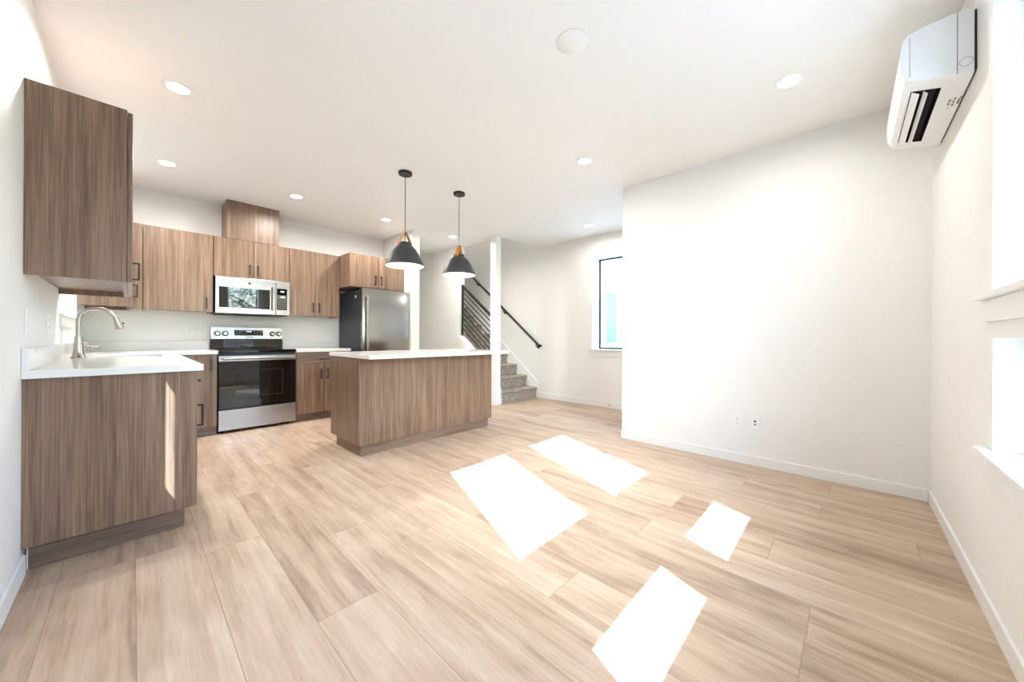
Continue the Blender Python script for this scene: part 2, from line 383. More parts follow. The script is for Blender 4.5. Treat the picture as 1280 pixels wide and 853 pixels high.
w_, B = window(3, 'y', YR, -1, *W1, *UP, side=.034, top=.074)
w_, B = window(4, 'y', YR, -1, *W1, *LO, side=.034, top=.102)
w5, B = window(5, 'x', XL, -1, KW[0], KW[1], KW[2], KW[3], mull=[4.42])
w6, B = window(6, 'x', XL, -1, .974, 1.487, 1.25, 2.17, side=.018, top=.03, bot=.03)
w7, B = window(7, 'x', XS, 1, *SW, side=.022, top=.022, bot=.022, depth=.25, mat='black', fd=.03)
n = 4
def stool(a0, a1, z, axis, c, sgn, horn=.09, proj=.035, apron=.085):
    """window stool with horns and an apron under it; sgn points into the room"""
    global n
    b = bm_()
    if axis == 'y':
        box(b, a0-horn, a1+horn, c, c+sgn*proj, z-.022, z); box(b, a0-horn+.02, a1+horn-.02, c, c+sgn*.013, z-.022-apron, z-.022)
        box(b, a0, a1, c, c-sgn*.09, z-.022, z+.002)
    else:
        box(b, c, c+sgn*proj, a0-horn, a1+horn, z-.022, z); box(b, c, c+sgn*.013, a0-horn+.02, a1+horn-.02, z-.022-apron, z-.022)
        box(b, c, c-sgn*.09, a0, a1, z-.022, z+.002)
    struct('trim_%d' % n, b, MT['trim'], .003); n += 1
for ww in (W1, W2):
    stool(ww[0], ww[1], LO[0], 'y', YR, 1); stool(ww[0], ww[1], UP[0]-.005, 'y', YR, 1)
stool(KW[0], KW[1], KW[2], 'x', XL, 1, horn=.03, proj=.02, apron=.07)
stool(SW[0], SW[1], SW[2], 'x', XS, -1, horn=.06, proj=.03, apron=.09)

# ================================================================== KITCHEN
def handle(bm, p, d, out, L=.128, s=.0055, off=.032):
    """square bar pull centred at p (on the door face), along d, standing off towards out"""
    p, d, out = Vector(p), Vector(d).normalized(), Vector(out).normalized(); sd_ = d.cross(out)
    def bar(c, hd, ho, hs):
        vs = [bm.verts.new(c + d*i*hd + out*j*ho + sd_*k*hs) for i in (-1, 1) for j in (-1, 1) for k in (-1, 1)]
        for f in ((0,1,3,2),(4,6,7,5),(0,4,5,1),(2,3,7,6),(0,2,6,4),(1,5,7,3)): bm.faces.new([vs[i] for i in f])
    bar(p+out*off, L/2, s, s)
    for e in (-1, 1): bar(p + d*e*(L/2-s) + out*off/2, s, off/2, s)
    return bm
G = .0018
def cabinet(name, label, cat, x0, x1, y0, y1, z0, z1, face, fronts, group=None, kick=None, recess=0, hollow=None, kick_a0=None):
    """face '-y' or '+x'; carcass behind 20 mm fronts. fronts: (kind, a0, a1, z0, z1, handle) handle=(a, z, dir)"""
    loc = ((x0+x1)/2, (y0+y1)/2, 0 if kick else z0)
    r = thing(name, label, cat, loc, group)
    b = bm_(); D = .02
    bx0, bx1, by0, by1 = (x0, x1, y0+D, y1) if face == '-y' else (x0, x1-D, y0, y1)
    if recess:
        box(b, bx0+.018, bx1-.018, by0+.0, by1-.0, z0+recess, z1) if face == '-y' else box(b, bx0, bx1, by0+.018, by1-.018, z0+recess, z1)
        if face == '-y':
            box(b, bx0, bx0+.018, by0, by1, z0, z1); box(b, bx1-.018, bx1, by0, by1, z0, z1); box(b, bx0+.018, bx1-.018, by0, by0+.02, z0, z0+recess)
        else:
            box(b, bx0, bx1, by0, by0+.018, z0, z1); box(b, bx0, bx1, by1-.018, by1, z0, z1); box(b, bx1-.02, bx1, by0+.018, by1-.018, z0, z0+recess)
    elif hollow:
        hx0, hx1, hy0, hy1, hz_ = hollow
        box(b, bx0, bx1, by0, hy0, z0, z1); box(b, bx0, bx1, hy1, by1, z0, z1); box(b, bx0, bx1, hy0, hy1, z0, hz_)
        box(b, hx1, bx1, hy0, hy1, hz_, z1)
    else: box(b, bx0, bx1, by0, by1, z0, z1)
    obj('carcass', b, MT['wood'], r, .001)
    if kick:
        k = bm_(); (box(k, x0, x1, y0+kick, y1, 0, z0) if face == '-y' else box(k, x0, x1-kick, kick_a0 or y0, y1, 0, z0))
        obj('toe_kick', k, MT['woodx'] if face == '-y' else MT['woody'], r)
    for kind, a0, a1, c0, c1, hd in fronts:
        f = bm_()
        if face == '-y': box(f, a0+G, a1-G, y0, y0+D-.001, c0+G, c1-G)
        else: box(f, x1-D+.001, x1, a0+G, a1-G, c0+G, c1-G)
        fm = MT['wood'] if kind == 'door' else (MT['woodx'] if face == '-y' else MT['woody'])
        fo = obj(kind, f, fm, r, .001)
        if hd:
            a, z, d = hd; hb = bm_()
            if face == '-y': handle(hb, (a, y0, z), (0, 0, 1) if d == 'v' else (1, 0, 0), (0, -1, 0))
            else: handle(hb, (x1, a, z), (0, 0, 1) if d == 'v' else (0, 1, 0), (1, 0, 0))
            obj('handle', hb, MT['black'], fo, .001, label='black bar handle')
    return r
UB, UT = 1.358, 2.243
YU = 5.32; YF = 5.01
g1 = 'wall cabinets of the kitchen'
cabinet('wall_cabinet', 'walnut wall cabinet beside the hood on the left, one wide door with a low handle', 'cabinet', .067, .632, YU, YB-.001, UB, UT, '-y',
        [('door', .069, .630, UB, UT, (.572, UB+.10, 'v'))], g1, recess=.03)
cabinet('wall_cabinet', 'short two door walnut wall cabinet directly above the microwave', 'cabinet', .634, 1.395, YU, YB-.001, 1.785, UT, '-y',
        [('door', .636, 1.014, 1.785, UT, (.973, 1.885, 'v')), ('door', 1.016, 1.393, 1.785, UT, (1.056, 1.885, 'v'))], g1)
cabinet('wall_cabinet', 'two door walnut wall cabinet between the microwave and the refrigerator cabinet', 'cabinet', 1.397, 2.032, YU, YB-.001, UB, UT, '-y',
        [('door', 1.399, 1.720, UB, UT, (1.682, UB+.12, 'v')), ('door', 1.722, 2.030, UB, UT, (1.76, UB+.12, 'v'))], g1, recess=.03)
cabinet('wall_cabinet', 'deep two door walnut cabinet over the refrigerator', 'cabinet', 2.034, 2.868, 4.985, YB-.001, 1.782, UT, '-y',
        [('door', 2.034, 2.446, 1.782, UT, (2.40, 1.90, 'v')), ('door', 2.448, 2.868, 1.782, UT, (2.49, 1.90, 'v'))], g1)
cabinet('wall_cabinet', 'nearest walnut wall cabinet on the left wall with a large blank end panel', 'cabinet', XL+.001, -.004, 2.70, 3.82, UB, UT, '+x',
        [('door', 2.72, 3.26, UB, UT, None), ('door', 3.262, 3.818, UB, UT, (3.76, UB+.19, 'v'))], g1, recess=.035)
cabinet('wall_cabinet', 'corner walnut wall cabinet on the left wall beyond the sink window', 'cabinet', XL+.001, -.004, 4.95, YB-.001, UB, UT, '+x',
        [('door', 4.952, 5.30, UB, UT, (5.265, UB+.18, 'v'))], g1, recess=.03)
tag(obj('cabinet_filler', box(bm_(), -.003, .064, YU+.001, YU+.02, UB, UT), MT['wood'], None, .001), 'narrow upright walnut filler strip in the corner between the wall cabinets', 'filler strip')
tag(obj('vent_chase', box(bm_(), .752, 1.284, YU, YB-.001, UT+.001, H-.001), MT['wood'], None, .0015), 'walnut box reaching the ceiling above the cabinet over the microwave', 'vent cover')
# base cabinets
g2 = 'base cabinets of the kitchen'
KZ, CZ = .10, .884
cabinet('base_cabinet', 'narrow single door walnut base cabinet left of the oven range', 'cabinet', .252, .634, YF, YB-.001, KZ, CZ, '-y',
        [('door', .275, .63, KZ, CZ, (.576, .775, 'v'))], g2, kick=.06)
cabinet('base_cabinet', 'walnut base cabinet right of the range with one drawer over two doors', 'cabinet', 1.394, 2.045, YF, YB-.001, KZ, CZ, '-y',
        [('drawer', 1.402, 2.043, .735, CZ, (1.725, .79, 'h')), ('door', 1.402, 1.719, KZ, .732, (1.682, .60, 'v')), ('door', 1.721, 2.043, KZ, .732, (1.762, .60, 'v'))], g2, kick=.06)
cabinet('base_cabinet', 'walnut sink run base cabinet along the left wall with large end panel', 'cabinet', XL+.001, .25, 2.707, YB-.001, KZ+.02, CZ, '+x',
        [('drawer', 2.709, 3.16, .735, CZ, (2.94, .81, 'h')), ('door', 2.709, 3.16, KZ+.02, .732, (2.76, .62, 'v')),
         ('door', 3.70, 4.13, KZ+.02, CZ, (4.07, .76, 'v')), ('door', 4.132, 4.60, KZ+.02, CZ, (4.19, .76, 'v'))], g2, kick=.06, hollow=(XL, .175, 3.88, 4.54, .68), kick_a0=2.761)
endp = [o for o in bpy.data.objects if o.get('label', '').startswith('walnut sink run')][0]
obj('end_panel', box(bm_(), XL+.001, .252, 2.687, 2.706, .122, CZ), MT['wood'], endp, .001)
obj('end_kick', box(bm_(), XL+.012, .205, 2.752, 2.760, 0, .122), MT['woodx'], endp)
obj('kick_edge', box(bm_(), XL+.008, XL+.012, 2.750, 2.760, 0, .122), MT['trim'], endp)
tag(obj('dishwasher_front', box(bm_(), .232, .25, 3.165, 3.695, .12, CZ-.01), MT['steelv'], None, .002), 'stainless dishwasher front facing the aisle between the sink run doors', 'dishwasher')
# worktops
ct = bm_()
ZT0, ZT1 = .886, .922
SX0, SX1, SY0, SY1 = -.215, .165, 3.90, 4.52
def flat_poly(bm, outer_cells, z0, z1):
    xs = sorted({v for c in outer_cells for v in c[:2]}); ys = sorted({v for c in outer_cells for v in c[2:]})
    on = {}
    for i in range(len(xs)-1):
        for j in range(len(ys)-1):
            mx_, my_ = (xs[i]+xs[i+1])/2, (ys[j]+ys[j+1])/2
            on[i, j] = any(c[0] < mx_ < c[1] and c[2] < my_ < c[3] for c in outer_cells)
    vs = {}
    def V(x, y, z):
        if (x, y, z) not in vs: vs[x, y, z] = bm.verts.new((x, y, z))
        return vs[x, y, z]
    for (i, j), o in on.items():
        if not o: continue
        a, b, c, d = xs[i], xs[i+1], ys[j], ys[j+1]
        for z in (z0, z1): bm.faces.new((V(a,c,z), V(b,c,z), V(b,d,z), V(a,d,z)))
        for di, dj, p, q in ((-1,0,(a,c),(a,d)),(1,0,(b,c),(b,d)),(0,-1,(a,c),(b,c)),(0,1,(a,d),(b,d))):
            if not on.get((i+di, j+dj), False): bm.faces.new((V(*p,z0), V(*q,z0), V(*q,z1), V(*p,z1)))
    return bm
CX1 = .276; XLc = XL+.001
flat_poly(ct, [(XLc, SX0, 2.66, YB-.001), (SX0, SX1, 2.66, SY0), (SX0, SX1, SY1, YB-.001), (SX1, CX1, 2.66, YB-.001), (CX1, .635, 4.985, YB-.001)], ZT0, ZT1)
wk = thing('kitchen_worktop', 'white quartz L-shaped worktop around the sink along the left and back walls', 'countertop', (0, 4, ZT0))
obj('slab', ct, MT['quartz'], wk, .002)
bsp = bm_(); box(bsp, XLc, XLc+.02, 2.66, YB-.001, ZT1, ZT1+.102); box(bsp, XLc+.02, .635, YB-.021, YB-.001, ZT1, ZT1+.102)
obj('backsplash', bsp, MT['quartz'], wk, .002)
wk2 = thing('kitchen_worktop', 'short white quartz worktop between the range and the refrigerator', 'countertop', (1.7, 5.3, ZT0))
obj('slab', box(bm_(), 1.394, 2.06, 4.985, YB-.001, ZT0, ZT1), MT['quartz'], wk2, .002)
obj('backsplash', box(bm_(), 1.412, 2.06, YB-.021, YB-.001, ZT1, ZT1+.102), MT['quartz'], wk2, .002)
# sink
sk = thing('kitchen_sink', 'undermount stainless steel sink basin set in the white worktop by the faucet', 'sink', ((SX0+SX1)/2, (SY0+SY1)/2, .70))
b = bm_(); e = .006
box(b, SX0-e, SX0, SY0-e, SY1+e, .70, ZT0-.001); box(b, SX1, SX1+e, SY0-e, SY1+e, .70, ZT0-.001); box(b, SX0, SX1, SY0-e, SY0, .70, ZT0-.001); box(b, SX0, SX1, SY1, SY1+e, .70, ZT0-.001); box(b, SX0, SX1, SY0, SY1, .694, .70)
obj('basin', b, MT['sinksteel'], sk)
obj('drain', lathe(bm_(), [(0, .704), (.03, .704), (.042, .702), (.045, .7005), (0, .7005)], (SX0+SX1)/2, (SY0+SY1)/2), MT['nickel'], sk, smooth=True)
# faucet
FX, FY = -.267, 4.0
fa = thing('kitchen_faucet', 'tall brushed nickel gooseneck faucet behind the sink on the white worktop', 'faucet', (FX, FY, ZT1))
obj('base_body', lathe(bm_(), [(0, 0), (.036, 0), (.037, .004), (.031, .012), (.026, .05), (.0215, .10), (.019, .15), (.0185, .155), (0, .155)], FX, FY, cz=ZT1), MT['nickel'], fa, smooth=True)
pts = [(FX, FY, ZT1+.155), (FX, FY, 1.16)]; RA = .090; cz_ = 1.19
pts += [(FX+RA-RA*math.cos(a), FY+.02*(a/math.pi), cz_+RA*math.sin(a)) for a in [math.radians(k) for k in range(0, 169, 8)]]
obj('spout', tube(bm_(), pts, .0135, 16), MT['nickel'], fa, smooth=True)
pe = Vector(pts[-1]); dr = (Vector(pts[-1])-Vector(pts[-2])).normalized()
hd_ = obj('spray_head', tube(bm_(), [pe-dr*.004, pe+dr*.01, pe+dr*.03, pe+dr*.07, pe+dr*.078], [.0145, .016, .017, .0225, .021], 18), MT['nickel'], fa, smooth=True)
side_ = Vector((dr.z*-1, 0, dr.x)).normalized(); bp_ = pe+dr*.045+Vector((.02, 0, .009))
obj('spray_button', tube(bm_(), [bp_, bp_+Vector((.010, 0, .005))], [.007, .005], 10), MT['black'], hd_, smooth=True)
obj('lever', tube(bm_(), [(FX+.018, FY, 1.0), (FX+.045, FY, 1.0), (FX+.06, FY+.01, .998), (FX+.115, FY+.01, 1.0)], [.012, .012, .006, .0045], 12), MT['nickel'], fa, smooth=True)

# ---------------- range
X0, X1 = .642, 1.392
rg = thing('oven_range', 'freestanding stainless electric range with black glass oven door between base cabinets', 'oven range', ((X0+X1)/2, 5.3, 0))
b = bm_(); box(b, X0+.002, X1-.002, 5.045, 5.655, .03, .895)
obj('body', b, MT['darkside'], rg, .002)
for fx in (X0+.05, X1-.05):
    for fy in (5.1, 5.6): obj('foot', lathe(bm_(), [(0, 0), (.018, 0), (.018, .03), (0, .03)], fx, fy, 16), MT['black'], rg)
obj('storage_drawer', box(bm_(), X0, X1, 5.005, 5.043, .035, .262), MT['steel'], rg, .003, label='stainless drawer front')
d = obj('oven_door', box(bm_(), X0, X1, 5.005, 5.043, .27, .862), MT['ovencav'], rg, .003, label='black glass oven door')
gl = obj('door_glass', box(bm_(), X0+.004, X1-.004, 5.001, 5.0045, .272, .80), MT['blackglass'], d, .0015)
obj('door_band', box(bm_(), X0, X1, 4.999, 5.0045, .802, .862), MT['steel'], d, .0015, label='stainless band')
wf = bm_()   # printed window outline on the glass
for a in ((X0+.14, X1-.14, .395, .398), (X0+.14, X1-.14, .69, .693)): box(wf, a[0], a[1], 5.0002, 5.0009, a[2], a[3])
for a in (X0+.14, X1-.143): box(wf, a, a+.003, 5.0002, 5.0009, .395, .693)
obj('window_outline', wf, MT['slot'], d)
hb = bm_(); tube(hb, [(X0+.03, 4.955, .835), (X1-.03, 4.955, .835)], .0135, 16)
for hx in (X0+.05, X1-.05): tube(hb, [(hx, 4.955, .835), (hx, 5.0, .835)], .009, 10)
obj('door_handle', hb, MT['steel'], d, smooth=True)
obj('cooktop', box(bm_(), X0-.002, X1+.002, 5.0, 5.60, .895, .926), MT['blackglass'], rg, .004)
for cx_, cy_, r_ in ((.84, 5.17, .10), (1.20, 5.17, .085), (.84, 5.44, .075), (1.20, 5.44, .10)):
    obj('burner_ring', lathe(bm_(), [(r_, .9263), (r_, .9268), (r_+.003, .9268), (r_+.003, .9263)], cx_, cy_, 48), MT['slot'], rg)
bgd = obj('backguard', box(bm_(), X0, X1, 5.60, 5.655, .895, 1.052), MT['blackglass'], rg, .003, label='glossy black back section')
cpn = bm_(); prism(cpn, [(5.585, 1.048), (5.655, 1.048), (5.655, 1.196), (5.603, 1.196)], 'x', X0, X1)
cpo = obj('control_panel', cpn, MT['steel'], rg, .002, label='stainless control panel')
def on_panel(z): return 5.585 + (z-1.048)/(1.196-1.048)*.018
dsp = bm_(); prism(dsp, [(on_panel(1.092)-.003, 1.092), (on_panel(1.092)+.003, 1.092), (on_panel(1.16)+.003, 1.16), (on_panel(1.16)-.003, 1.16)], 'x', .87, 1.172)
do = obj('display', dsp, MT['blackglass'], cpo, 0)
for i in range(9):
    if i in (4,): continue
    lg = bm_()
    for zz in (1.108, 1.124, 1.14): box(lg, .886+i*.031, .897+i*.031, on_panel(zz)-.0045, on_panel(zz)-.002, zz, zz+.005)
    obj('key_print', lg, MT['legend'], do)

dg = bm_()
for i in range(4): box(dg, .998+i*.012, 1.006+i*.012, on_panel(1.138)-.0045, on_panel(1.138)-.002, 1.135, 1.149)
obj('clock_digits', dg, MT['digits'], do)
obj('badge', box(bm_(), .99, 1.06, on_panel(1.07)-.004, on_panel(1.07)+.003, 1.066, 1.076), MT['slot'], cpo)
for kx in (.704, .780, 1.275, 1.348):
    k = bm_(); yk = on_panel(1.116)
    lathe(k, [(0, .003), (.031, .003), (.031, -.004), (.022, -.006), (.021, -.028), (.018, -.031), (0, -.031)], kx, yk, 28, 'y', 1.116)
    ko = obj('knob', k, MT['steel'], cpo, smooth=True, label='round stainless knob with dark skirt')
    kr = bm_(); lathe(kr, [(.033, .001), (.033, -.0048), (.024, -.0066), (.024, .001)], kx, yk, 28, 'y', 1.116)
    obj('knob_skirt', kr, MT['black'], ko)

# ---------------- microwave
mw = thing('microwave', 'stainless over the range microwave hung under the short wall cabinet', 'microwave', (1.02, 5.45, 1.345))
MX0, MX1, MY = .645, 1.392, 5.27
obj('body', box(bm_(), MX0+.002, MX1-.002, MY+.03, YB-.002, 1.352, 1.782), MT['darkside'], mw, .002)
SEAM = 1.238
md = obj('door', box(bm_(), MX0, SEAM-.0015, MY, MY+.028, 1.352, 1.780), MT['steel'], mw, .003, label='stainless door')
obj('door_glass', box(bm_(), .675, 1.175, MY-.002, MY+.001, 1.418, 1.660), MT['blackglass'], md, .001)
ol = bm_()
for a in ((.725, 1.125, 1.452, 1.4545), (.725, 1.125, 1.588, 1.5905)): box(ol, a[0], a[1], MY-.003, MY-.0022, a[2], a[3])
obj('screen_outline', ol, MT['slot'], md)
hb = bm_(); box(hb, 1.192, 1.218, MY-.035, MY-.022, 1.41, 1.70); box(hb, 1.196, 1.214, MY-.024, MY, 1.43, 1.45); box(hb, 1.196, 1.214, MY-.024, MY, 1.66, 1.68)
obj('door_handle', hb, MT['steelv'], md, .004)
obj('badge', lathe(bm_(), [(0, -.002), (.014, -.002), (.014, .001), (0, .001)], .965, MY, 24, 'y', 1.722), MT['slot'], md)
mp_ = obj('control_side', box(bm_(), SEAM+.0015, MX1, MY, MY+.028, 1.352, 1.780), MT['steel'], mw, .003, label='stainless control side')
kp = obj('keypad', box(bm_(), 1.248, 1.362, MY-.002, MY+.001, 1.418, 1.690), MT['blackglass'], mp_, .001)
lg = bm_()
for r_ in range(7):
    for c_ in range(4): box(lg, 1.262+c_*.024, 1.274+c_*.024, MY-.003, MY-.0021, 1.435+r_*.027, 1.445+r_*.027)
obj('key_print', lg, MT['legend'], kp)
dg = bm_()
for i in range(4): box(dg, 1.288+i*.011, 1.296+i*.011, MY-.003, MY-.0021, 1.645, 1.662)
obj('clock_digits', dg, MT['digits'], kp)
ub = bm_(); box(ub, MX0+.02, MX1-.02, MY+.02, YB-.03, 1.343, 1.352); box(ub, .86, 1.18, MY+.10, MY+.30, 1.337, 1.343)
obj('bottom_vent', ub, MT['slot'], mw, .002)

# ---------------- refrigerator
fr = thing('refrigerator', 'stainless refrigerator with dark sides at the right end of the kitchen', 'refrigerator', (2.5, 5.2, 0))
RX0, RX1 = 2.14, 2.86
obj('cabinet_body', box(bm_(), RX0+.004, RX1-.004, 4.885, 5.62, .03, 1.735), MT['darkside'], fr, .006)
def door_shape(z0, z1):
    b = bm_(); N = 10; pl = []
    for i in range(N+1):
        t_ = i/N; pl.append((RX0+(RX1-RX0)*t_, 4.80+.012*(2*t_-1)**2))
    pl += [(RX1, 4.872), (RX0, 4.872)]
    prism(b, pl, 'z', z0, z1); return b
dm = obj('fresh_food_door', door_shape(.62, 1.752), MT['steelv'], fr, .006, smooth=True, label='stainless upper door')
hb = bm_(); box(hb, 2.178, 2.206, 4.745, 4.762, .80, 1.66); box(hb, 2.182, 2.202, 4.76, 4.808, .84, .88); box(hb, 2.182, 2.202, 4.76, 4.808, 1.58, 1.62)
obj('door_handle', hb, MT['steelv'], dm, .005)
dz = obj('freezer_drawer', door_shape(.05, .612), MT['steelv'], fr, .006, smooth=True)
hb = bm_(); box(hb, 2.2, 2.8, 4.745, 4.762, .52, .548); box(hb, 2.24, 2.27, 4.76, 4.808, .524, .544); box(hb, 2.73, 2.76, 4.76, 4.808, .524, .544)
obj('drawer_handle', hb, MT['steelv'], dz, .005)
obj('hinge_cover', box(bm_(), RX1-.11, RX1-.02, 4.84, 4.98, 1.735, 1.755), MT['black'], fr, .004)
obj('hinge_cover', box(bm_(), RX0+.02, RX0+.11, 4.90, 4.98, 1.735, 1.75), MT['black'], fr, .004)
obj('side_sticker', box(bm_(), RX0+.0025, RX0+.0045, 5.02, 5.06, 1.63, 1.665), MT['plastic'], fr, label='small white sticker')
for fx in (2.2, 2.8):
    for fy in (4.95, 5.55): obj('foot', lathe(bm_(), [(0, 0), (.02, 0), (.02, .03), (0, .03)], fx, fy, 12), MT['black'], fr)

# ---------------- island
isl = thing('kitchen_island', 'walnut kitchen island cabinet with upright grain standing on the oak floor', 'island', (2.19, 3.5, 0))
IX0, IX1, IY0, IY1 = 1.384, 3.005, 3.168, 3.83
b = bm_(); box(b, IX0+.019, IX1-.019, IY0+.013, IY1-.02, KZ, CZ)
obj('carcass', b, MT['wood'], isl)
obj('end_panel', box(bm_(), IX0, IX0+.018, IY0+.013, IY1, KZ, CZ), MT['wood'], isl, .001)
obj('end_panel', box(bm_(), IX1-.018, IX1, IY0+.013, IY1, KZ, CZ), MT['wood'], isl, .001)
obj('back_panel', box(bm_(), IX0, IX1, IY0, IY0+.012, KZ, CZ), MT['wood'], isl, .001)
obj('toe_kick', box(bm_(), IX0+.025, IX1-.035, IY0+.025, IY1-.09, 0, KZ), MT['woodx'], isl)
for i in range(4):
    a0 = IX0+.02+i*(IX1-IX0-.04)/4; a1 = a0+(IX1-IX0-.04)/4
    f = obj('door', box(bm_(), a0+G, a1-G, IY1-.019, IY1, KZ, CZ), MT['wood'], isl, .001)
    obj('handle', handle(bm_(), (a1-.05 if i % 2 == 0 else a0+.05, IY1, .78), (0, 0, 1), (0, 1, 0)), MT['black'], f, .001)
tag(obj('island_worktop', box(bm_(), 1.375, 3.09, 2.952, 3.86, ZT0+.001, ZT1+.002), MT['quartz'], None, .003), 'white quartz worktop lying on the kitchen island with a front overhang', 'countertop')

# ================================================================== LAMPS
def pendant(px, py, rot, label):
    r = thing('pendant_lamp', label, 'pendant lamp', (px, py, H), 'pendant lamps over the island')
    Z0 = 1.778
    obj('ceiling_canopy', lathe(bm_(), [(0, -.001), (.064, -.001), (.065, -.004), (.065, -.02), (.062, -.024), (0, -.024)], px, py, cz=H), MT['black'], r, smooth=True)
    obj('cord', tube(bm_(), [(px, py, H-.02), (px, py, 2.02)], .0035, 8), MT['black'], r, smooth=True)
    out = [(.183, 0), (.178, .022), (.165, .055), (.148, .092), (.129, .128), (.107, .160), (.084, .187), (.068, .200), (.061, .205), (.060, .228), (.057, .231)]
    inn = [(max(a-.003, 0), h) for a, h in out[:-1]]
    b = bm_(); lathe(b, out+[(0, .231)], px, py, 56, cz=Z0); sh = obj('shade', b, MT['char'], r, smooth=True)
    b = bm_(); lathe(b, [(.183, 0), (.1795, -.0005)]+inn[1:]+[(0, .226)], px, py, 56, cz=Z0); obj('shade_lining', b, MT['shadein'], sh, smooth=True, label='white inner lining')
    ap = Z0+.325
    for s in (-1, 1):
        b = bm_(); u = Vector((math.cos(rot), math.sin(rot), 0)); v = Vector((-math.sin(rot), math.cos(rot), 0)); o = Vector((px, py, 0))
        ctr = [(.006, ap), (.018, ap-.012), (.038, ap-.05), (.056, ap-.085), (.0645, ap-.105), (.0645, ap-.13)]
        rr_ = [.015, .017, .020, .021, .020, .018]
        ring = []
        for (d_, z_), hw in zip(ctr, rr_):
            c_ = o+u*s*d_+Vector((0, 0, z_)); th = u*s*.003
            ring.append([bm_v for bm_v in (b.verts.new(c_-v*hw-th), b.verts.new(c_+v*hw-th), b.verts.new(c_+v*hw+th), b.verts.new(c_-v*hw+th))])
        for a_, c_ in zip(ring, ring[1:]):
            for k in range(4): b.faces.new((a_[k], a_[(k+1) % 4], c_[(k+1) % 4], c_[k]))
        b.faces.new(ring[0]); b.faces.new(list(reversed(ring[-1])))
        st = obj('leather_strap', b, MT['leather'], r, .001, label='tan leather strap')
        b = bm_(); c_ = o+u*s*.066+Vector((0, 0, ap-.118)); tube(b, [c_, c_+u*s*.008], .005, 10); obj('rivet', b, MT['black'], st)
    b = bm_(); c_ = Vector((px, py, ap-.002)); tube(b, [c_-v*.02, c_+v*.02], .008, 12); obj('strap_bolt', b, MT['black'], r, smooth=True)
    obj('socket', lathe(bm_(), [(0, .10), (.02, .10), (.022, .15), (.018, .226), (0, .226)], px, py, 20, cz=Z0), MT['black'], r, smooth=True)
    obj('bulb', lathe(bm_(), [(0, .045), (.018, .048), (.028, .06), (.030, .075), (.025, .09), (.015, .104), (0, .104)], px, py, 24, cz=Z0), MT['bulb'], r, smooth=True)
    l = bpy.data.lights.new('pendant_light', 'POINT'); l.energy = PEND; l.color = (1, .84, .65); l.shadow_soft_size = .03
    lo = bpy.data.objects.new('pendant_light', l); COL.objects.link(lo); lo.parent = r; lo.location = (0, 0, Z0+.02-H)
    return r
pendant(1.83, 3.17, -math.radians(2), 'charcoal dome pendant lamp nearer the kitchen wall, left of the pair over the island')
pendant(2.504, 3.177, math.radians(30), 'charcoal dome pendant lamp right of the pair, in front of the stair opening')

def downlight(x, y, power):
    r = thing('recessed_light', '', 'ceiling light', (x, y, H), 'recessed ceiling lights')
    obj('trim_ring', lathe(bm_(), [(.056, -.001), (.058, -.006), (.070, -.008), (.077, -.005), (.078, -.0005), (.056, -.0005)], x, y, 40, cz=H), MT['plastic'], r, smooth=True)
    obj('diffuser', lathe(bm_(), [(0, -.003), (.0565, -.003), (.0565, -.0008), (0, -.0008)], x, y, 40, cz=H), MT['lamp'], r)
    l = bpy.data.lights.new('downlight_lamp', 'AREA'); l.shape = 'DISK'; l.size = .11; l.energy = power; l.color = (1, .975, .94); l.spread = math.radians(170)
    lo = bpy.data.objects.new('downlight_lamp', l); COL.objects.link(lo); lo.parent = r; lo.location = (0, 0, -.012)
    return r
spots = [(.195, 3.18, 'round recessed ceiling light nearest the end of the left wall cabinets'),
         (.212, 4.633, 'round recessed ceiling light in the corner left of the hood cover'),
         (1.286, 4.633, 'round recessed ceiling light in front of the hood cover, above the range'),
         (2.382, 4.633, 'round recessed ceiling light beside the cabinet over the refrigerator'),
         (3.52, 4.628, 'round recessed ceiling light just left of the pendant cord by the stair opening'),
         (2.822, .268, 'round recessed ceiling light nearest the wall air conditioner'),
         (2.825, 1.751, 'round recessed ceiling light in the middle of the ceiling near the living wall edge'),
         (4.492, 2.72, 'round recessed ceiling light in the entry by the far window')]
first = downlight(*spots[0][:2], LAMP); first['label'] = spots[0][2]
for x, y, lb in spots[1:]:
    c = copy_at(first, (x, y, H), lb)
    if y < 3:      # living room and entry lamps are dimmed
        for ch in c.children:
            if ch.type == 'LIGHT': ch.data = ch.data.copy(); ch.data.energy = LAMP*.4
up = copy_at(first, (4.45, 6.1, 5.3), 'added unseen ceiling light that brightens the stairwell, out of the room below')  # added lamp, out of view, lifts the dark stairwell
# ceiling discs
t_ = thing('smoke_detector', 'small round white smoke detector on the hallway ceiling behind the pendants', 'smoke detector', (3.62, 5.536, H))
obj('base_plate', lathe(bm_(), [(0, -.0005), (.07, -.0005), (.07, -.010), (0, -.010)], 3.62, 5.536, 36, cz=H), MT['plastic'], t_, smooth=True)
obj('cover', lathe(bm_(), [(.064, -.010), (.06, -.032), (.045, -.042), (0, -.044)], 3.62, 5.536, 36, cz=H), MT['plastic'], t_, smooth=True)
tag(obj('ceiling_cover_plate', lathe(bm_(), [(0, -.0005), (.085, -.0005), (.086, -.003), (.080, -.008), (0, -.010)], 1.639, 1.099, 48, cz=H), MT['plastic'], None, smooth=True), 'blank round white cover plate flat on the living room ceiling', 'cover plate')

